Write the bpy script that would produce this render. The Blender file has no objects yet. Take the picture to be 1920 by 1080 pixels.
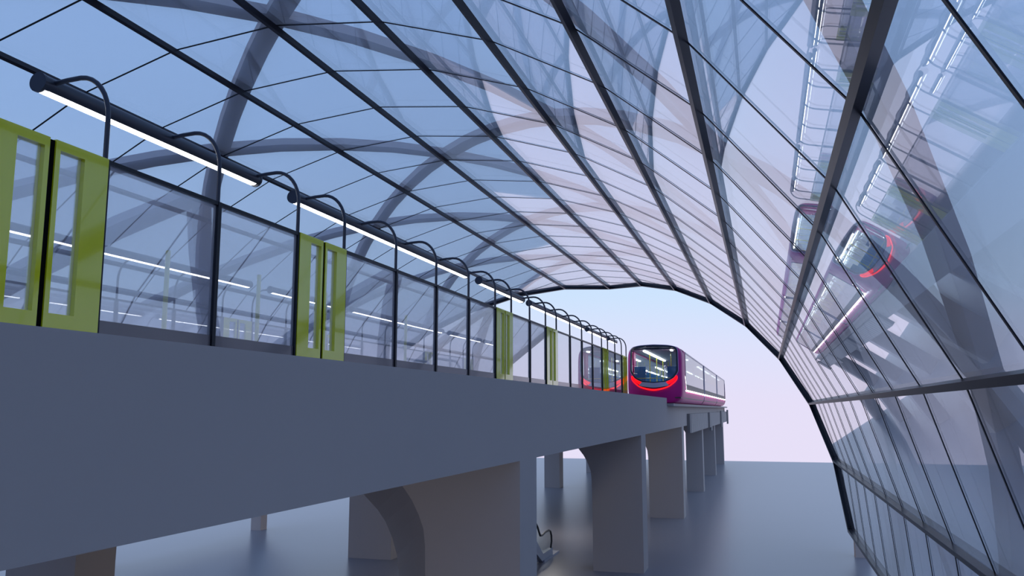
import bpy, bmesh, math
from mathutils import Vector, Matrix

# ------------------------------------------------------------------ camera model
F_PX = 1595.3
VX, VY = 1433.34, 767.05
U = 3.0                 # one canopy bay in metres
GB = -2.145             # ground level in bays, relative to the eye
dv = Vector((VX - 960, 540 - VY, F_PX)).normalized()
wv = Vector((0, dv.z, -dv.y)).normalized()
rv = wv.cross(dv)
def N(px, py):
    q = Vector((px - 960, 540 - py, F_PX)); q /= q.dot(dv)
    return q.dot(rv), q.dot(wv)
def P(a, b, z): return Vector((a * U, z * U, (b - GB) * U))
def AT(px, py, z):
    a, b = N(px, py); return (a * z, b * z)

scene = bpy.context.scene
col = scene.collection
cam_d = bpy.data.cameras.new('camera'); cam = bpy.data.objects.new('camera', cam_d); col.objects.link(cam)
cam_d.sensor_width = 36; cam_d.lens = F_PX / 1920 * 36; cam_d.clip_end = 1000
M = Matrix(((rv.x, rv.y, -rv.z), (dv.x, dv.y, -dv.z), (wv.x, wv.y, -wv.z)))
cam.matrix_world = Matrix.Translation(P(0, 0, 0)) @ M.to_4x4()
scene.camera = cam

# ------------------------------------------------------------------ materials
def srgb(r, g, b):
    f = lambda c: (c / 255 / 12.92) if c / 255 <= .04045 else ((c / 255 + .055) / 1.055) ** 2.4
    return (f(r), f(g), f(b), 1)
MATS = {}
def pbr(name, rgb, rough=.5, metal=0, coat=0, noise=0, nscale=1.5, spec=.5):
    m = bpy.data.materials.new(name); m.use_nodes = True; nt = m.node_tree
    p = nt.nodes['Principled BSDF']
    p.inputs['Base Color'].default_value = srgb(*rgb)
    p.inputs['Roughness'].default_value = rough; p.inputs['Metallic'].default_value = metal
    p.inputs['Coat Weight'].default_value = coat; p.inputs['Specular IOR Level'].default_value = spec
    if noise:
        tc = nt.nodes.new('ShaderNodeTexCoord'); n = nt.nodes.new('ShaderNodeTexNoise')
        n.inputs['Scale'].default_value = nscale; n.inputs['Detail'].default_value = 6
        mr = nt.nodes.new('ShaderNodeMapRange')
        mr.inputs['To Min'].default_value = 1 - noise; mr.inputs['To Max'].default_value = 1 + noise
        mx = nt.nodes.new('ShaderNodeVectorMath'); mx.operation = 'SCALE'
        mx.inputs[0].default_value = srgb(*rgb)[:3]
        nt.links.new(tc.outputs['Object'], n.inputs['Vector'])
        nt.links.new(n.outputs['Fac'], mr.inputs['Value'])
        nt.links.new(mr.outputs['Result'], mx.inputs['Scale'])
        nt.links.new(mx.outputs[0], p.inputs['Base Color'])
    MATS[name] = m; return m
def emit(name, rgb, s):
    m = bpy.data.materials.new(name); m.use_nodes = True; nt = m.node_tree
    p = nt.nodes['Principled BSDF']
    p.inputs['Base Color'].default_value = srgb(*rgb)
    p.inputs['Emission Color'].default_value = srgb(*rgb); p.inputs['Emission Strength'].default_value = s
    MATS[name] = m; return m
def glass(name, tint, refl=1.0, f0=.08, haze=0, hazecol=(200, 210, 230), wave=0):
    m = bpy.data.materials.new(name); m.use_nodes = True; nt = m.node_tree; nt.nodes.clear()
    L = nt.links.new
    out = nt.nodes.new('ShaderNodeOutputMaterial')
    tr = nt.nodes.new('ShaderNodeBsdfTransparent'); tr.inputs[0].default_value = (*tint, 1)
    gl = nt.nodes.new('ShaderNodeBsdfGlossy'); gl.inputs['Roughness'].default_value = 0.0
    gl.inputs['Color'].default_value = (refl, refl, refl, 1)
    lw = nt.nodes.new('ShaderNodeLayerWeight')
    pw = nt.nodes.new('ShaderNodeMath'); pw.operation = 'POWER'; pw.inputs[1].default_value = 4.2
    mr = nt.nodes.new('ShaderNodeMapRange'); mr.inputs['To Min'].default_value = f0; mr.inputs['To Max'].default_value = 1
    L(lw.outputs['Facing'], pw.inputs[0]); L(pw.outputs[0], mr.inputs['Value'])
    mx = nt.nodes.new('ShaderNodeMixShader')
    src = tr
    if haze:
        df = nt.nodes.new('ShaderNodeBsdfDiffuse'); df.inputs[0].default_value = srgb(*hazecol)
        tl = nt.nodes.new('ShaderNodeBsdfTranslucent'); tl.inputs[0].default_value = srgb(*hazecol)
        m2 = nt.nodes.new('ShaderNodeMixShader'); m2.inputs[0].default_value = .5
        L(df.outputs[0], m2.inputs[1]); L(tl.outputs[0], m2.inputs[2])
        m3 = nt.nodes.new('ShaderNodeMixShader'); m3.inputs[0].default_value = haze
        L(tr.outputs[0], m3.inputs[1]); L(m2.outputs[0], m3.inputs[2]); src = m3
    if wave:
        tc = nt.nodes.new('ShaderNodeTexCoord'); n = nt.nodes.new('ShaderNodeTexNoise'); n.inputs['Scale'].default_value = .9
        n.inputs['Detail'].default_value = 2
        bp = nt.nodes.new('ShaderNodeBump'); bp.inputs['Strength'].default_value = wave; bp.inputs['Distance'].default_value = .02
        L(tc.outputs['Object'], n.inputs['Vector']); L(n.outputs['Fac'], bp.inputs['Height']); L(bp.outputs[0], gl.inputs['Normal'])
    L(mr.outputs[0], mx.inputs[0]); L(src.outputs[0], mx.inputs[1]); L(gl.outputs[0], mx.inputs[2]); L(mx.outputs[0], out.inputs[0])
    MATS[name] = m; return m

pbr('concrete', (174, 164, 158), .8, noise=.03, nscale=.4)
pbr('ground', (142, 140, 146), .3, noise=.02, nscale=.15, spec=.22)
pbr('steel_dark', (58, 60, 70), .35, .3)
pbr('steel_mid', (50, 48, 54), .3, 0, 0, spec=.08)
pbr('brace', (196, 180, 170), .7, spec=.2)
pbr('black', (6, 6, 7), .6, spec=.05)
pbr('trim_black', (26, 28, 36), .35, .1, spec=.25)
pbr('kick', (118, 108, 108), .12, 0, .2)
pbr('lime', (226, 222, 14), .1, 0, .6, spec=.8)
pbr('platform_top', (190, 188, 190), .35)
pbr('purple', (204, 40, 134), .42, 0, .05, spec=.15)
pbr('pale_trim', (190, 160, 200), .3, .2)
pbr('frame_navy', (22, 30, 42), .3)
pbr('panel_grey', (200, 192, 212), .35)
pbr('panel_dark', (70, 68, 64), .5)
pbr('side_trim', (120, 125, 150), .3, .4)
pbr('inner_white', (175, 180, 190), .6)
pbr('seat_blue', (50, 130, 185), .5)
pbr('rubber', (22, 23, 26), .4)
pbr('step', (90, 92, 98), .4, .6)
pbr('plate', (150, 155, 170), .35, .5)
pbr('rib_panel', (176, 166, 158), .8)
pbr('bracket', (140, 134, 130), .8)
emit('tube', (255, 255, 255), 7)
emit('strip', (255, 255, 255), 7)
emit('tail', (255, 22, 28), 1.3)
emit('tail_block', (255, 10, 12), 1.0)
glass('canopy_glass', (.86, .905, .96), .95, .045, .14, (225, 226, 236))
glass('screen_glass', (.95, .96, .98), .95, .26, .28, (232, 230, 238))
glass('train_glass', (.84, .92, .95), .8, .06)
glass('balustrade_glass', (.86, .92, .9), .9, .08)

# ------------------------------------------------------------------ mesh helpers
class MB:
    def __init__(self): self.bm = bmesh.new()
    def box(self, a0, a1, b0, b1, z0, z1):
        v = [self.bm.verts.new(P(a, b, z)) for a in (a0, a1) for b in (b0, b1) for z in (z0, z1)]
        for f in ((0, 1, 3, 2), (4, 6, 7, 5), (0, 4, 5, 1), (2, 3, 7, 6), (0, 2, 6, 4), (1, 5, 7, 3)):
            self.bm.faces.new([v[i] for i in f])
        return self
    def face(self, pts):
        self.bm.faces.new([self.bm.verts.new(P(*p)) for p in pts]); return self
    def prism(self, poly, z0, z1):          # polygon in (a, b), extruded along the hall
        n = len(poly)
        A = [self.bm.verts.new(P(a, b, z0)) for a, b in poly]; B = [self.bm.verts.new(P(a, b, z1)) for a, b in poly]
        self.bm.faces.new(A); self.bm.faces.new(B[::-1])
        for i in range(n): self.bm.faces.new((A[i], B[i], B[(i + 1) % n], A[(i + 1) % n]))
        return self
    def sweep(self, rings, cap=True):       # rings of world-space points
        R = [[self.bm.verts.new(p) for p in r] for r in rings]
        n = len(R[0])
        for i in range(len(R) - 1):
            for j in range(n):
                self.bm.faces.new((R[i][j], R[i][(j + 1) % n], R[i + 1][(j + 1) % n], R[i + 1][j]))
        if cap: self.bm.faces.new(R[0][::-1]); self.bm.faces.new(R[-1])
        return self
    def strip(self, rings):                 # open profiles joined
        R = [[self.bm.verts.new(p) for p in r] for r in rings]
        for i in range(len(R) - 1):
            for j in range(len(R[0]) - 1):
                self.bm.faces.new((R[i][j], R[i][j + 1], R[i + 1][j + 1], R[i + 1][j]))
        return self
    def tube(self, pts, rad, seg=10, closed=False):   # pts in (a,b,z); rad in bays
        W = [P(*p) for p in pts]; rings = []
        prev = None
        for i, p in enumerate(W):
            t = (W[min(i + 1, len(W) - 1)] - W[max(i - 1, 0)]).normalized()
            ref = prev if prev else (Vector((0, 0, 1)) if abs(t.z) < .9 else Vector((1, 0, 0)))
            x = t.cross(ref).normalized() if not prev else (prev - t * prev.dot(t)).normalized()
            prev = x; y = t.cross(x)
            rings.append([p + (x * math.cos(q) + y * math.sin(q)) * rad * U for q in [2 * math.pi * k / seg for k in range(seg)]])
        return self.sweep(rings)
    def build(self, name, mat, parent=None, smooth=False, solid=0, bevel=0):
        bmesh.ops.remove_doubles(self.bm, verts=self.bm.verts, dist=1e-5)
        bmesh.ops.recalc_face_normals(self.bm, faces=self.bm.faces)
        me = bpy.data.meshes.new(name)
        org = parent.matrix_basis.translation.copy() if parent else Vector()
        if parent and parent.parent: org = Vector(parent['org'])
        if parent is None:
            vs = [v.co for v in self.bm.verts]
            org = Vector(((min(v.x for v in vs) + max(v.x for v in vs)) / 2, (min(v.y for v in vs) + max(v.y for v in vs)) / 2, min(v.z for v in vs)))
        bmesh.ops.translate(self.bm, verts=self.bm.verts, vec=-org)
        if smooth:
            for f in self.bm.faces: f.smooth = True
        self.bm.to_mesh(me); self.bm.free()
        me.materials.append(MATS[mat])
        o = bpy.data.objects.new(name, me); col.objects.link(o)
        if parent: o.parent = parent
        else: o.location = org
        if bevel:
            b = o.modifiers.new('bevel', 'BEVEL'); b.width = bevel; b.segments = 2; b.limit_method = 'ANGLE'
        if smooth:
            try: me.set_sharp_from_angle(angle=math.radians(40))
            except Exception: pass
        return o
def thing(name, label, cat, a, b, z, group=None):
    o = bpy.data.objects.new(name, None); col.objects.link(o)
    o.location = P(a, b, z); o.empty_display_size = .2
    o['label'] = label; o['category'] = cat; o['kind'] = 'thing'
    if group: o['group'] = group
    return o
def tag(o, label, cat, group=None):
    o['label'] = label; o['category'] = cat
    if group: o['group'] = group
    return o
def sub(mb, name, mat, part, **k):         # a sub-part: child of a part (parts sit at their thing's origin)
    root = part.parent; part['org'] = tuple(root.location)
    o = mb.build(name, mat, part, **k); del part['org']; return o
ORD = ['zeroth', 'first', 'second', 'third', 'fourth', 'fifth', 'sixth', 'seventh', 'eighth', 'ninth', 'tenth', 'eleventh',
       'twelfth', 'thirteenth', 'fourteenth', 'fifteenth', 'sixteenth', 'seventeenth', 'eighteenth', 'nineteenth', 'twentieth',
       'twenty-first', 'twenty-second', 'twenty-third', 'twenty-fourth', 'twenty-fifth', 'twenty-sixth', 'twenty-seventh', 'twenty-eighth']

# ------------------------------------------------------------------ ground
ZE = 37.3
g = MB().box(-70, 60, GB - .1, GB, -60, ZE).build('floor', 'ground'); g['kind'] = 'structure'

# ------------------------------------------------------------------ canopy
CX, CY, CR, Z0 = -3.762, -1.7756, 4.924, 4.8436
KS = range(-5, 12)                    # purlin numbers, 3 is the ridge
def circ(k, R=CR):
    t = math.radians((k - 3) * 11.25)
    return CX + R * math.sin(t), CY + R * math.cos(t)
def rend(k): return 17 - abs(k - 3)
def rst(k): return -19 + abs(k - 3)
can = thing('glass_canopy', 'long arched glass canopy on dark purlins with crossing grey braces outside', 'canopy', CX, GB, 4)
for k in range(-5, 11):
    mb = MB()
    c0, c1 = circ(k), circ(k + 1)
    for dr in (0, .03):                # double glazing
        c0, c1 = circ(k, CR + dr), circ(k + 1, CR + dr)
        mb.face([(*c0, Z0 + rst(k)), (*c0, Z0 + rend(k)), (*c1, Z0 + rend(k + 1)), (*c1, Z0 + rst(k + 1))])
    mb.build('glass_strip', 'canopy_glass', can)
for k in KS:
    t = math.radians((k - 3) * 11.25); ra = Vector((math.sin(t), 0, math.cos(t))); ta = Vector((math.cos(t), 0, -math.sin(t)))
    c = circ(k, CR - .004); dep, wd = (.05, .017) if k not in (-5, 11) else (.05, .022)
    rings = []
    for z in (Z0 + rst(k), Z0 + rend(k)):
        p = P(*c, z); rings.append([p + ta * wd * U, p - ta * wd * U, p - ta * wd * U - ra * dep * U, p + ta * wd * U - ra * dep * U])
    MB().sweep(rings).build('purlin', 'steel_mid', can)
for n in range(-19, 18):
    ks = [k for k in KS if rst(k) <= n <= rend(k)]
    if len(ks) < 2: continue
    for grp in ([ks] if len(ks) == ks[-1] - ks[0] + 1 else []):
        rings = []
        for k in grp:
            t = math.radians((k - 3) * 11.25); ra = Vector((math.sin(t), 0, math.cos(t)))
            p = P(*circ(k, CR - .003), Z0 + n); w = Vector((0, .0075 * U, 0))
            rings.append([p + w, p - w, p - w - ra * .005 * U, p + w - ra * .005 * U])
        MB().sweep(rings).build('rib', 'trim_black', can)
def helix(fk, k0, k1, R0, R1, hw, name, mat, steps=2, z_out=0):
    n = int(round((k1 - k0) * steps)); rings = []
    def cen(k, R): a, b = circ(k, R); return P(a, b, Z0 + fk(k))
    for i in range(n + 1):
        k = k0 + (k1 - k0) * i / n
        t = math.radians((k - 3) * 11.25); ra = Vector((math.sin(t), 0, math.cos(t)))
        tg = (cen(k + .05, CR) - cen(k - .05, CR)).normalized(); si = ra.cross(tg).normalized()
        p0, p1 = cen(k, R0), cen(k, R1)
        rings.append([p0 + si * hw * U, p0 - si * hw * U, p1 - si * hw * U, p1 + si * hw * U])
    return MB().sweep(rings).build(name, mat, can, smooth=steps > 1)
for c in range(-12, 20, 4):
    k0, k1 = max(-5, (c - 14) / 2), min(11, (c + 22) / 2)
    if k1 - k0 < 1: continue
    helix(lambda k: c - k, k0, k1, CR + .04, CR + .12, .092, 'diagonal_brace', 'brace')
    # the mirrored family, reflected about the ridge
    helix(lambda k: c - (6 - k), 6 - k1, 6 - k0, CR + .04, CR + .12, .092, 'diagonal_brace', 'brace')
for s in (1, -1):
    f = (lambda k: 17 - abs(k - 3)) if s == 1 else (lambda k: -19 + abs(k - 3))
    for ka, kb in ((-5, 3), (3, 11)):
        helix(f, ka, kb, CR - .05, CR + .06, .04, 'end_frame', 'trim_black', steps=1)
for k, sg in ((11, 1), (-5, -1)):
    for r in (-11, -7, -3, 1, 5, 9):
        a = CX + sg * (CR + .03)
        MB().box(min(a, a + sg * .2), max(a, a + sg * .2), GB, CY + .06, Z0 + r - .1, Z0 + r + .1).build('foot', 'brace', can)

# ------------------------------------------------------------------ viaduct
AS, AL = -1.608, -5.912
DB = -.349
via = thing('elevated_viaduct', 'long plain grey concrete viaduct beam carrying the tracks and platform', 'viaduct', CX, DB, 8)
ox0, ox1, oz0, oz1 = -3.62, -2.95, 8.0, 10.4
m = MB()
m.box(AL, AS, DB, .05, -8, oz0); m.box(AL, AS, DB, .05, oz1, ZE - .1)
m.box(AL, ox0, DB, .05, oz0, oz1); m.box(ox1, AS, DB, .05, oz0, oz1)
m.build('deck', 'concrete', via)
MB().box(-2.25, -1.5, .05, .098, 15.0, ZE - .1).build('guide_beam', 'concrete', via)
MB().box(AS - .09, AS, .05, .19, -8, 14.93).build('parapet', 'concrete', via)
MB().box(AL, AL + .09, .05, .19, -8, 14.93).build('parapet', 'concrete', via)
plat = thing('station_platform', 'pale island platform slab between the two rows of glass screens', 'platform', CX, .05, 8)
m = MB(); pa0, pa1 = -5.19, -2.33
m.box(pa0, pa1, .05, .17, -6, oz0); m.box(pa0, pa1, .05, .17, oz1, 15.12)
m.box(pa0, ox0, .05, .17, oz0, oz1); m.box(ox1, pa1, .05, .17, oz0, oz1)
m.build('slab', 'platform_top', plat)

def leg_poly_right(flare=True):
    if flare:
        cur = [AT(753.7, 910, 5.666), AT(772, 937, 5.666), AT(785, 965, 5.666), AT(794, 992, 5.666), AT(797, 1025, 5.666)]
        cur = [AT(742, 893, 5.666), AT(728, 873, 5.666)][::-1] + cur; cur[0] = (cur[0][0], DB)
        inner = cur + [(-2.285, -1.25), (-2.285, GB)]
        top = [(AS, DB)]
    else:
        inner = [(-2.2, DB), (-2.04, -.62), (-2.04, GB)]; top = [(AS, DB)]
    return top + inner + [(AS, GB)]
PIERS = [(-.3, 0), (5.666, 0), (11.64, 0), (17.55, 0), (23.3, 1), (29.1, 1), (35.0, 1)]
names_r = [None, 'nearest right-hand grey concrete pier with a shadowed splayed wing beside it',
           'second grey concrete pier along the right side of the viaduct, flared at its top',
           'third grey concrete pier on the right side, just before the ribbed duct',
           'slim grey pier under the near end of the ribbed duct',
           'slim grey pier under the middle of the ribbed duct',
           'slim grey pier under the far end of the ribbed duct']
names_l = [None, 'broad grey pier at the bottom left corner under the viaduct',
           'broad grey pier seen under the deck left of the nearest right-hand pier',
           'far left pier of the third pair, hidden behind the nearest pier',
           'slim grey pier standing alone against the sky under the far left deck edge',
           'slim grey pier peeking out left of the second right-hand pier',
           'most distant slim grey pier on the left side of the viaduct']
for i, (z, slim) in enumerate(PIERS):
    if i == 0: continue
    for side in (0, 1):
        poly = leg_poly_right(not slim)
        if slim and side == 0: pass
        if side: poly = [(-7.52 - a, b) for a, b in poly]
        o = thing('concrete_pier', (names_l if side else names_r)[i], 'pier', sum(p[0] for p in poly) / len(poly), GB, z + .2, 'piers under the viaduct')
        MB().prism(poly, z, z + .44).build('shaft', 'concrete', o)
        if i == 1 and side == 0:
            c2 = [AT(753.7, 910, 5.9), AT(772, 937, 5.9), AT(785, 965, 5.9), AT(794, 992, 5.9), AT(797, 1025, 5.9), AT(797, 1078, 5.9)]
            c1 = [AT(680, 925, 7.6), AT(707.5, 955, 7.6), AT(722.5, 977.5, 7.6), AT(735, 1007, 7.6), AT(744, 1040, 7.6), AT(747.5, 1070, 7.6)]
            c1 = [AT(x, y, 7.6) for x, y in ((590, 825), (620, 859), (650, 892))] + c1; c1[0] = (c1[0][0], DB)
            c2 = [AT(x, y, 5.9) for x, y in ((718, 858), (731, 877), (742, 893))] + c2; c2[0] = (c2[0][0], DB)
            c1.append((c1[-1][0] + .01, GB)); c2.append((c2[-1][0], GB))
            A = [P(a, b, 5.9) for a, b in c2]; B = [P(a, b, 7.6) for a, b in c1]
            off = Vector((.12 * U, 0, 0))
            mb = MB()
            mb.sweep([[A[j], B[j], B[j] + off, A[j] + off] for j in range(len(A))])
            w = mb.build('splayed_wing', 'concrete', o); w['label'] = 'curved shadowed wing wall behind the pier'

# unseen fill lights added under the deck to warm the near piers
for i, z in enumerate((2.2, 8.6, 14.6)):
    ld = bpy.data.lights.new('under_deck_fill', 'POINT'); ld.energy = 290 if i == 0 else 220; ld.color = (1, .96, .9); ld.shadow_soft_size = .3
    lo_ = bpy.data.objects.new('under_deck_fill', ld); col.objects.link(lo_); lo_.location = P(-2.1 if i == 0 else -3.6, DB - .25, z)

# ribbed duct hanging beside the far deck
du = thing('service_duct', 'ribbed grey box duct hung along the far right side of the viaduct', 'duct', -1.6, -.515, 28)
z0, z1 = 18.8, 37.15
m = MB().box(-1.606, -1.545, -.505, -.1, z0, z1); m.build('duct_box', 'bracket', du)
m = MB(); zz = z0
prof = []
while zz < z1 - .15:
    prof += [(zz, -1.544), (zz + .04, -1.505), (zz + .18, -1.505), (zz + .22, -1.544)]; zz += .3
m.strip([[P(a, -.505, z) for z, a in prof], [P(a, -.1, z) for z, a in prof]]); m.build('ribbed_panel', 'rib_panel', du)
for zb, b0, b1 in ((24.3, -.5, -.09), (24.9, -.6, -.47), (31, -.62, -.06), (36.4, -.6, -.03)):
    MB().box(-1.505, -1.455, b0, b1, zb, zb + .6).build('bracket', 'bracket', du)

# ------------------------------------------------------------------ platform screens, doors, lamp posts, tube lamps
A_S, A_L = -2.32, -2.61
RAIL, GLB, FLB = .916, .321, .17
doors = [2.26, 4.155, 7.61, 9.49, 12.95, 14.825]
HW = .26
def posts_between(d0, d1, n): return [d0 + HW + (d1 - d0 - 2 * HW) * i / (n + 1) for i in range(1, n + 1)]
mull = [-.2, .53, 1.27] + posts_between(2.26, 4.155, 1) + posts_between(4.155, 7.61, 3) + posts_between(7.61, 9.49, 1) + posts_between(9.49, 12.95, 3) + posts_between(12.95, 14.825, 1)
edges = sorted(mull + [d - HW for d in doors] + [d + HW for d in doors])
for far in (0, 1):
    X = (lambda a: -7.52 - a) if far else (lambda a: a)
    def bx(mb, a0, a1, b0, b1, z0, z1):
        a0, a1 = X(a0), X(a1); return mb.box(min(a0, a1), max(a0, a1), b0, b1, z0, z1)
    sn = 'far-side' if far else 'near-side'
    zmin = 1.2 if far else -1
    # doors
    for i, c in enumerate(doors):
        dl = {0: 'nearest lime green platform door, cut by the left picture edge', 1: 'second lime green platform door from the left',
              2: 'third lime green platform door from the left, narrow in view', 3: 'fourth lime green platform door from the left',
              4: 'fifth lime green platform door, with the train reflected beside it', 5: 'lime green platform door right beside the purple train front'}[i]
        if far: dl = '%s lime door of the far screen row, dim through the near glass' % ORD[i + 1]
        t = thing('platform_gate', dl, 'door', X(A_S), FLB, c, 'lime platform doors, %s row' % sn)
        for s in (-1, 1):
            def zr(u0, u1): return (c + s * u0, c + s * u1) if s > 0 else (c - u1, c - u0)
            m = MB(); a0, a1 = A_S - .012, A_S + .018
            bx(m, a0, a1, FLB - .12, GLB, *zr(.013, HW)); bx(m, a0, a1, RAIL - .03, RAIL + .004, *zr(.013, HW))
            bx(m, a0, a1, GLB, RAIL - .03, *zr(.013, .034)); bx(m, a0, a1, GLB, RAIL - .03, *zr(.145, HW))
            lf = m.build('door_leaf', 'lime', t)
            sub(bx(MB(), A_S - .001, A_S + .001, GLB, RAIL - .03, *zr(.034, .145)), 'window_pane', 'screen_glass', lf)
        bx(MB(), A_S - .008, A_S + .012, FLB - .12, RAIL, c - .014, c + .014).build('door_seal', 'black', t)
    # glass bays
    nb = 0
    for e0, e1 in zip(edges[:-1], edges[1:]):
        if any(abs((e0 + e1) / 2 - d) < .05 for d in doors) or e1 < zmin: continue
        nb += 1
        if far: lb = '%s glass screen bay of the far platform edge, counted from the near end' % ORD[nb]
        else:
            lb = '%s glass screen bay of the near platform edge, counted from the near end' % ORD[nb]
            if abs(e0 - 2.52) < .03: lb = 'wide glass screen bay directly right of the nearest lime door'
            if abs(e1 - 3.895) < .03: lb = 'glass screen bay directly left of the second lime door'
        t = thing('glass_screen', lb, 'glass screen', X(A_S), FLB, (e0 + e1) / 2, 'glass screen bays, %s row' % sn)
        bx(MB(), A_S - .001, A_S + .001, GLB, RAIL - .012, e0 + .012, e1 - .012).build('glass_pane', 'screen_glass', t)
        bx(MB(), A_S - .006, A_S + .004, FLB - .12, GLB, e0 + .012, e1 - .012).build('kick_panel', 'kick', t)
        bx(MB(), A_S - .01, A_S + .012, RAIL - .012, RAIL + .004, e0, e1).build('top_rail', 'trim_black', t)
    # lamp posts
    npst = 0
    for e in edges:
        if e < zmin: continue
        npst += 1
        isdoor = any(abs(abs(e - d) - HW) < .01 for d in doors)
        t = thing('lamp_post', '%s curved dark lamp post of the %s screen row, %s' % (ORD[npst], 'far' if far else 'near',
                  'at a lime door edge' if isdoor else 'between two glass bays'), 'lamp post', X(A_S), FLB, e, 'curved lamp posts, %s row' % sn)
        bx(MB(), A_S - .014, A_S + .014, FLB - .12, RAIL + .004, e - .012, e + .012).build('mullion', 'trim_black', t)
        pts = [(A_S, RAIL, e), (A_S, 1.0, e), (A_S, 1.08, e)]
        for q in range(1, 9):
            th = math.radians(90 * q / 8)
            pts.append((A_S - .14 * (1 - math.cos(th)), 1.08 + .175 * math.sin(th), e))
        pts += [(A_S - .2, 1.252, e), (A_S - .26, 1.246, e), (A_L + .01, 1.24, e)]
        MB().tube([(X(a), b, z) for a, b, z in pts], .0095, 10).build('curved_arm', 'steel_dark', t, smooth=True)
    # tube lamps
    tubes = [(-1.0, 2.03), (2.478, 3.924), (4.327, 7.361), (7.749, 9.277), (9.6, 12.73), (13.06, 14.66), (14.93, 15.7)]
    if far: tubes = tubes[1:]
    for i, (ta, tb) in enumerate(tubes):
        j = i if not far else i + 1
        lb = ['tube lamp nearest the viewer over the near screens, beside the camera', 'large tube lamp at upper left, starting at a round dark end cap',
              'second long tube lamp over the near screens', 'short third tube lamp over the third lime door', 'fourth long tube lamp against the bright sky',
              'fifth short tube lamp against the sky', 'last tube lamp next to the train roof'][j]
        if far: lb = '%s tube lamp of the far platform row, dim through the glass screens' % ORD[i + 1]
        t = thing('tube_lamp', lb, 'lamp', X(A_L), 1.2, (ta + tb) / 2, 'tube lamps, %s row' % sn)
        R = .037; cyb = 1.236; xa = X(A_L)
        rings = []
        for z in (ta, tb):
            rings.append([P(xa + R * math.cos(q), cyb + R * math.sin(q), z) for q in [math.radians(-52 + (284 * k / 15)) for k in range(16)]])
        MB().sweep(rings).build('lamp_body', 'steel_dark', t, smooth=True)
        pr = [(xa + R * 1.0 * math.cos(math.radians(q)), cyb + R * 1.0 * math.sin(math.radians(q))) for q in (-128, -115, -102, -90, -78, -65, -52)]
        MB().prism(pr + [(xa + .014, cyb - R * .7), (xa - .014, cyb - R * .7)], ta + .02, tb - .02).build('diffuser', 'tube', t)
        for z in (ta - .012, tb):
            MB().prism([(xa + R * 1.06 * math.cos(q), cyb + R * 1.06 * math.sin(q)) for q in [2 * math.pi * k / 20 for k in range(20)]], z, z + .012).build('end_cap', 'steel_dark', t)

# lime poles on the platform
for i, (z, a) in enumerate(((4.12, -3.3), (5.06, -3.3), (6.0, -3.3), (7.7, -3.35))):
    p = MB().tube([(a, FLB, z), (a, .915, z)], .014, 12).build('platform_pole', 'lime', smooth=True)
    tag(p, '%s thin lime pole on the platform, dim behind the glass screens' % ['nearest', 'second', 'third', 'farthest'][i], 'pole', 'lime poles on the platform')

# ------------------------------------------------------------------ escalator
es = thing('escalator', 'escalator foot with black handrail and pale floor plate behind the nearest pier', 'escalator', -3.28, GB, 12.2)
za, zb = 8.5, 12.05
def inc(z): return max(min(.17 - (z - za) / (zb - za) * (2.145 + .17 - .06), .17), GB + .06)
for a in (-3.44, -3.11):
    top = [(a, inc(z) + .33, z) for z in (7.9, 8.3, 8.5, 9.2, 10, 10.8, 11.5, 11.85)]
    top += [(a, GB + .375, 12.0), (a, GB + .365, 12.12), (a, GB + .385, 12.3), (a, GB + .385, 12.5), (a, GB + .36, 12.6), (a, GB + .29, 12.66), (a, GB + .2, 12.67), (a, GB + .12, 12.62)]
    MB().tube(top, .014, 10).build('handrail', 'rubber', es, smooth=True)
    gp = [(a, b - .012, z) for a, b, z in top[:-3]] + [(a, GB + .14, 12.6)]
    low = [(a, min(b, inc(z) + .33) - .3, z) for a, b, z in gp]
    low = [(a, max(b, GB + .06), z) for a, b, z in low]
    MB().strip([[P(*p) for p in gp], [P(*p) for p in low]]).build('balustrade', 'balustrade_glass', es)
    MB().sweep([[P(a - .03, inc(z) + .06, z), P(a + .03, inc(z) + .06, z), P(a + .03, max(inc(z) - .14, GB), z), P(a - .03, max(inc(z) - .14, GB), z)] for z in (8.0, 8.5, 10, 11.5, 12.05, 12.62)]).build('skirt_panel', 'plate', es)
m = MB(); n = 34
for i in range(n):
    z = za + (zb - za) * i / n; b = inc(z + (zb - za) / n)
    m.box(-3.41, -3.14, b, b + .068, z, z + (zb - za) / n + .02)
m.build('steps', 'step', es)
MB().box(-3.47, -3.06, GB, GB + .03, 12.05, 12.95).build('floor_plate', 'plate', es)

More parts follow.
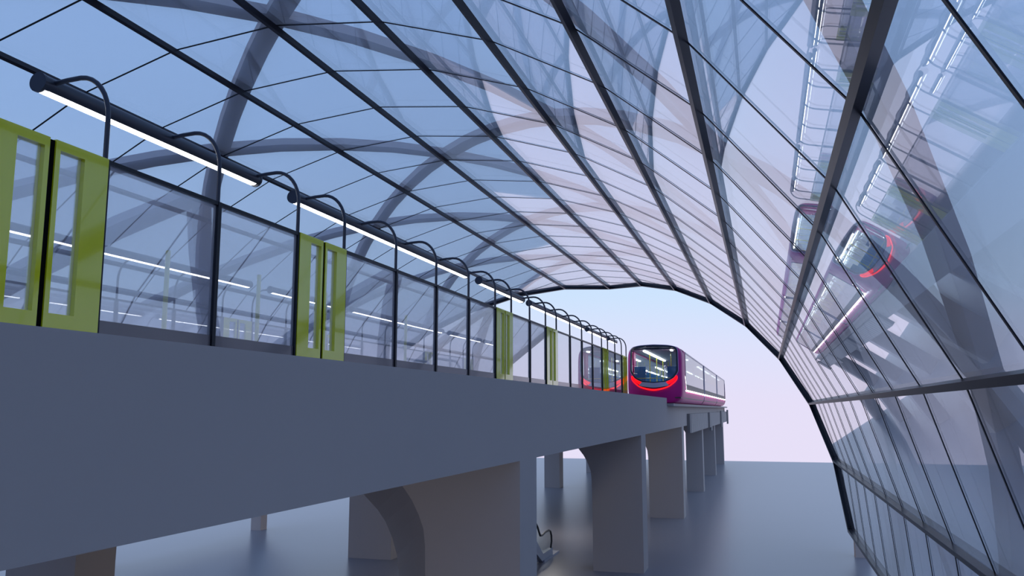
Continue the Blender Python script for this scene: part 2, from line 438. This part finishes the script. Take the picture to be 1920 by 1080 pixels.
# ------------------------------------------------------------------ train
TA, ZF = -1.86, 15.2
tr = thing('monorail_train', 'glossy purple three-car train with red tail lights at the platform end', 'train', TA, .07, 24)
def T(s, t, z): return P(TA + s, t, z)
half = [(0, .1), (.30, .1), (.40, .125), (.455, .19), (.472, .30), (.475, .42), (.472, .9), (.462, 1.02), (.432, 1.085), (.36, 1.115), (.2, 1.132), (0, 1.138)]
half = [(s * 1.03, t) for s, t in half]
full = half + [(-s, t) for s, t in half[-2:0:-1]]
WSO = [(-0.415, 1.09), (-0.423, 0.655), (-0.34, 0.541), (-0.205, 0.477), (0, 0.458), (0.205, 0.477), (0.34, 0.541), (0.423, 0.655), (0.415, 1.09), (0.25, 1.122), (0, 1.132), (-0.25, 1.122)]
CT = (0, .72)
def dense(poly, ang):                          # star-shaped outline sampled at an angle
    d = (math.cos(ang), math.sin(ang)); best = None
    for i in range(len(poly)):
        x1, y1 = poly[i][0] - CT[0], poly[i][1] - CT[1]; x2, y2 = poly[(i + 1) % len(poly)][0] - CT[0], poly[(i + 1) % len(poly)][1] - CT[1]
        ex, ey = x2 - x1, y2 - y1; den = d[0] * ey - d[1] * ex
        if abs(den) < 1e-12: continue
        r = (x1 * ey - y1 * ex) / den; q = (x1 * d[1] - y1 * d[0]) / den
        if r > 0 and -1e-6 <= q <= 1 + 1e-6: best = r if best is None else max(best, r)
    return best
NA = 96
ANG = [2 * math.pi * i / NA for i in range(NA)]
def rsm(poly):
    r = [dense(poly, a) for a in ANG]
    for _ in range(2): r = [(r[i - 1] + 2 * r[i] + r[(i + 1) % NA]) / 4 for i in range(NA)]
    return r
RB, RW = rsm(full), rsm(WSO)
def ring(rad, z, bulge=0.0, i0=0, i1=NA):
    out = []
    for i in range(i0, i1):
        i2 = i % NA
        s, t = CT[0] + rad[i2] * math.cos(ANG[i2]), CT[1] + rad[i2] * math.sin(ANG[i2])
        out.append(T(s, t, z + bulge * (s * s * 2.0 + max(0, t - .6) ** 2 * .5)))
    return out
BU = .35
zn = 15.9
mb = MB()
RBc = [r * .975 for r in RB]
mb.strip([r + [r[0]] for r in (ring([w * 1.005 for w in RW], ZF + .0, BU), ring([max(w * 1.02, b * .93) for w, b in zip(RW, RB)], ZF + .01, BU), ring(RBc, ZF + .03, BU),
           ring(RB, ZF + .1, BU), ring(RB, zn, 0))])
mb.build('front_shell', 'purple', tr, smooth=True)
def band(r0, r1, z, name, mat, i0=0, i1=NA, thick=.012, label=None):
    closed = (i1 - i0 >= NA)
    A, B = ring(r0, z - thick, BU, i0, i1), ring(r1, z - thick, BU, i0, i1)
    A2, B2 = ring(r0, z + .01, BU, i0, i1), ring(r1, z + .01, BU, i0, i1)
    rows = [A2, A, B, B2]
    if closed: rows = [r + [r[0]] for r in rows]
    o = MB().strip(rows).build(name, mat, tr, smooth=False)
    if label: o['label'] = label
    return o
band([w * .935 for w in RW], [w * 1.0 for w in RW], ZF, 'windscreen_frame', 'frame_navy')
band([w * 1.0 for w in RW], [min(w * 1.02, w + .01) for w in RW], ZF + .0, 'pale_trim', 'pale_trim')
gw = ring([w * .95 for w in RW], ZF + .002, BU)
mb = MB(); mb.strip([gw + [gw[0]], ring([w * .5 for w in RW], ZF + .002, BU) + [ring([w * .5 for w in RW], ZF + .002, BU)[0]]])
gi = ring([w * .5 for w in RW], ZF + .002, BU)
mb.bm.faces.new([mb.bm.verts.new(v) for v in gi])
mb.build('windscreen', 'train_glass', tr)
def idx(deg): return int(round((deg % 360) / 360 * NA))
lo, hi = idx(199), idx(341)
RED0 = [w + .085 for w in RW]; 
def taper(i, base):                              # arc that thins out towards its ends
    return base
GR0 = [w + .004 for w in RW]
band(GR0, [w + .085 for w in RW], ZF - .002, 'lower_panel', 'panel_grey', idx(228), idx(312) + 1)
band([w + .085 for w in RW], [w + .10 for w in RW], ZF + .0, 'dark_line', 'black', idx(222), idx(318) + 1)
def arc_r(i, f): 
    u = (i - lo) / (hi - lo); e = math.sin(math.pi * min(max(u, 0), 1)) ** .6
    return f(e)
Ra = [0] * NA; Rb = [0] * NA; Rh = [0] * NA
for i in range(lo, hi + 1):
    Ra[i] = RW[i] + arc_r(i, lambda e: .02 + .092 * e); Rb[i] = RW[i] + arc_r(i, lambda e: .03 + .108 * e)
    Rh[i] = RW[i] + arc_r(i, lambda e: .012 + .07 * e)
band(Ra, Rb, ZF - .004, 'red_light_arc', 'tail', lo, hi + 1, label='glowing red light arc under the windscreen')
for i0, i1 in ((lo, idx(228)), (idx(312), hi)):
    band([w + .006 for w in RW], Rh, ZF - .006, 'tail_light', 'tail_block', i0, i1 + 1, label='red tail light block')
# cars
SEC = [(zn, 21.22), (21.42, 27.08), (27.28, 32.6)]
LOWP = [(.478, .355), (.472, .30), (.455, .19), (.40, .125), (.30, .1), (0, .1), (-.30, .1), (-.40, .125), (-.455, .19), (-.472, .30), (-.478, .355)]
TOPP = [(.468, 1.045), (.462, 1.06), (.432, 1.09), (.36, 1.115), (.2, 1.132), (0, 1.138), (-.2, 1.132), (-.36, 1.115), (-.432, 1.09), (-.462, 1.06), (-.468, 1.045)]
for ci, (c0, c1) in enumerate(SEC):
    body = MB()
    body.strip([[T(s, t, z) for s, t in LOWP] for z in (c0, c1)]); body.strip([[T(s, t, z) for s, t in TOPP] for z in (c0, c1)])
    bo = body.build('car_body', 'purple', tr, smooth=True)
    fl = MB().box(TA - .46, TA + .46, .19, .21, c0 - (.6 if ci == 0 else 0), c1).build('car_floor', 'panel_dark', tr)
    ce = MB().box(TA - .43, TA + .43, 1.06, 1.075, c0 - (.3 if ci == 0 else 0), c1).build('ceiling', 'inner_white', tr)
    for s in (-1, 1):
        zs = c0 + (.28 if ci == 0 else .03); ze = c1 - .03
        m = MB(); x0, x1 = sorted((TA + s * .468, TA + s * .476))
        m.box(x0, x1, .355, .46, zs, ze); m.build('lower_side_panel', 'panel_dark', tr)
        m = MB().box(x0 + .002, x1 - .002, .46, 1.03, zs, ze); wn = m.build('side_window', 'train_glass', tr)
        m = MB(); x0, x1 = sorted((TA + s * .466, TA + s * .482))
        m.box(x0, x1, 1.03, 1.052, zs, ze); m.box(x0, x1, .35, 1.03, ze, ze + .03); m.box(x0, x1, .35, 1.03, zs - .03, zs)
        m.build('window_frame', 'side_trim', tr)
        if ci == 0:
            m = MB(); x0, x1 = sorted((TA + s * .44, TA + s * .474)); m.box(x0, x1, .35, 1.055, zn, zs - .03); m.build('side_pillar', 'purple', tr)
        m = MB(); x0, x1 = sorted((TA + s * .47, TA + s * .49)); m.box(x0, x1, .325, .35, zs - .02, ze + .03)
        if ci == 0: m.face([(x1 if s > 0 else x0, .35, zs - .02), (x1 if s > 0 else x0, .325, zs + .02), (x1 if s > 0 else x0, .60, zs - .25), (x1 if s > 0 else x0, .60, zs - .29)])
        m.build('light_strip', 'strip', tr)
        for q in range(int((ze - zs) / .55)):
            zc = zs + .3 + q * .55
            x0, x1 = sorted((TA + s * .44, TA + s * .24)); xb0, xb1 = sorted((TA + s * .44, TA + s * .24))
            if zc + .2 > ze: break
            st = MB().box(x0, x1, .21, .42, zc, zc + .2).build('seat', 'seat_blue', tr)
            sub(MB().box(xb0, xb1, .42, .70, zc + .15, zc + .2), 'seat_back', 'seat_blue', st)
        for q in range(int((ze - zs) / 1.1)):
            zc = zs + .15 + q * 1.1
            MB().tube([(TA + s * .2, .21, zc), (TA + s * .2, 1.06, zc)], .009, 8).build('grab_pole', 'lime', tr, smooth=True)
        sl = -.2 if s < 0 else .3
        for l0, l1 in (((15.55, 18.5), (18.7, 18.9)) if s < 0 else ((15.4, 15.55), (18.6, 18.8))) if ci == 0 else ((c0 + .3, c0 + 2.5), (c0 + 3, c1 - .3)):
            MB().box(TA + sl - .02, TA + sl + .02, 1.035, 1.058, l0, l1).build('ceiling_light', 'strip', tr)
for zj0, zj1 in ((21.25, 21.39), (27.11, 27.25)):
    k = .955
    MB().sweep([[T(s * k, .6 + (t - .6) * k, z) for s, t in full] for z in (zj0 - .03, zj1 + .03)], cap=False).build('gangway', 'panel_grey', tr)
MB().strip([r + [r[0]] for r in (ring(RB, 32.6), ring([r * .9 for r in RB], 32.85), ring([r * .3 for r in RB], 32.95))]).build('rear_shell', 'purple', tr, smooth=True)
MB().tube([(TA - .36, .545, ZF + .12), (TA + .36, .545, ZF + .12)], .006, 8).build('cab_rail', 'lime', tr)
for s in (-.33, .27):
    st = MB().box(TA + s - .1, TA + s + .1, .21, .5, ZF + .55, ZF + .75).build('seat', 'seat_blue', tr)
    sub(MB().box(TA + s - .1, TA + s + .1, .5, .78, ZF + .7, ZF + .76), 'seat_back', 'seat_blue', st)

# ------------------------------------------------------------------ sky
w = bpy.data.worlds.new('sky'); scene.world = w; w.use_nodes = True; nt = w.node_tree; nt.nodes.clear()
out = nt.nodes.new('ShaderNodeOutputWorld'); bg = nt.nodes.new('ShaderNodeBackground'); tc = nt.nodes.new('ShaderNodeTexCoord')
sx = nt.nodes.new('ShaderNodeSeparateXYZ'); cr = nt.nodes.new('ShaderNodeValToRGB'); mr = nt.nodes.new('ShaderNodeMapRange')
mr.inputs['From Min'].default_value = -1; mr.inputs['From Max'].default_value = 1
nt.links.new(tc.outputs['Generated'], sx.inputs[0]); nt.links.new(sx.outputs['Z'], mr.inputs['Value']); nt.links.new(mr.outputs[0], cr.inputs[0])
my = nt.nodes.new('ShaderNodeMapRange'); my.inputs['From Min'].default_value = -.7; my.inputs['From Max'].default_value = .1
my.inputs['To Min'].default_value = 0; my.inputs['To Max'].default_value = 1
mc = nt.nodes.new('ShaderNodeMix'); mc.data_type = 'RGBA'; mc.inputs['A'].default_value = (.62, .72, .92, 1); mc.inputs['B'].default_value = (1, 1, 1, 1)
mm = nt.nodes.new('ShaderNodeMix'); mm.data_type = 'RGBA'; mm.blend_type = 'MULTIPLY'; mm.inputs['Factor'].default_value = 1
nt.links.new(sx.outputs['Y'], my.inputs['Value']); nt.links.new(my.outputs[0], mc.inputs['Factor'])
nt.links.new(cr.outputs[0], mm.inputs['A']); nt.links.new(mc.outputs['Result'], mm.inputs['B']); nt.links.new(mm.outputs['Result'], bg.inputs[0]); nt.links.new(bg.outputs[0], out.inputs[0])
els = cr.color_ramp.elements
stops = [(-1, (200, 196, 208)), (-.4, (226, 220, 238)), (-.1, (232, 224, 247)), (.01, (230, 224, 248)), (.07, (222, 226, 252)), (.13, (206, 228, 254)), (.3, (182, 213, 254)), (.6, (168, 202, 252)), (1, (176, 204, 250))]
els[0].position = 0; els[0].color = srgb(*stops[0][1]); els[1].position = 1; els[1].color = srgb(*stops[-1][1])
for p, c in stops[1:-1]:
    e = els.new((p + 1) / 2); e.color = srgb(*c)
bg.inputs[1].default_value = 1.0

scene.view_settings.view_transform = 'Standard'; scene.view_settings.look = 'None'
scene.view_settings.exposure = 0; scene.view_settings.gamma = 1; scene.view_settings.use_curve_mapping = False
scene.cycles.transparent_max_bounces = 24; scene.cycles.max_bounces = 9; scene.cycles.glossy_bounces = 6
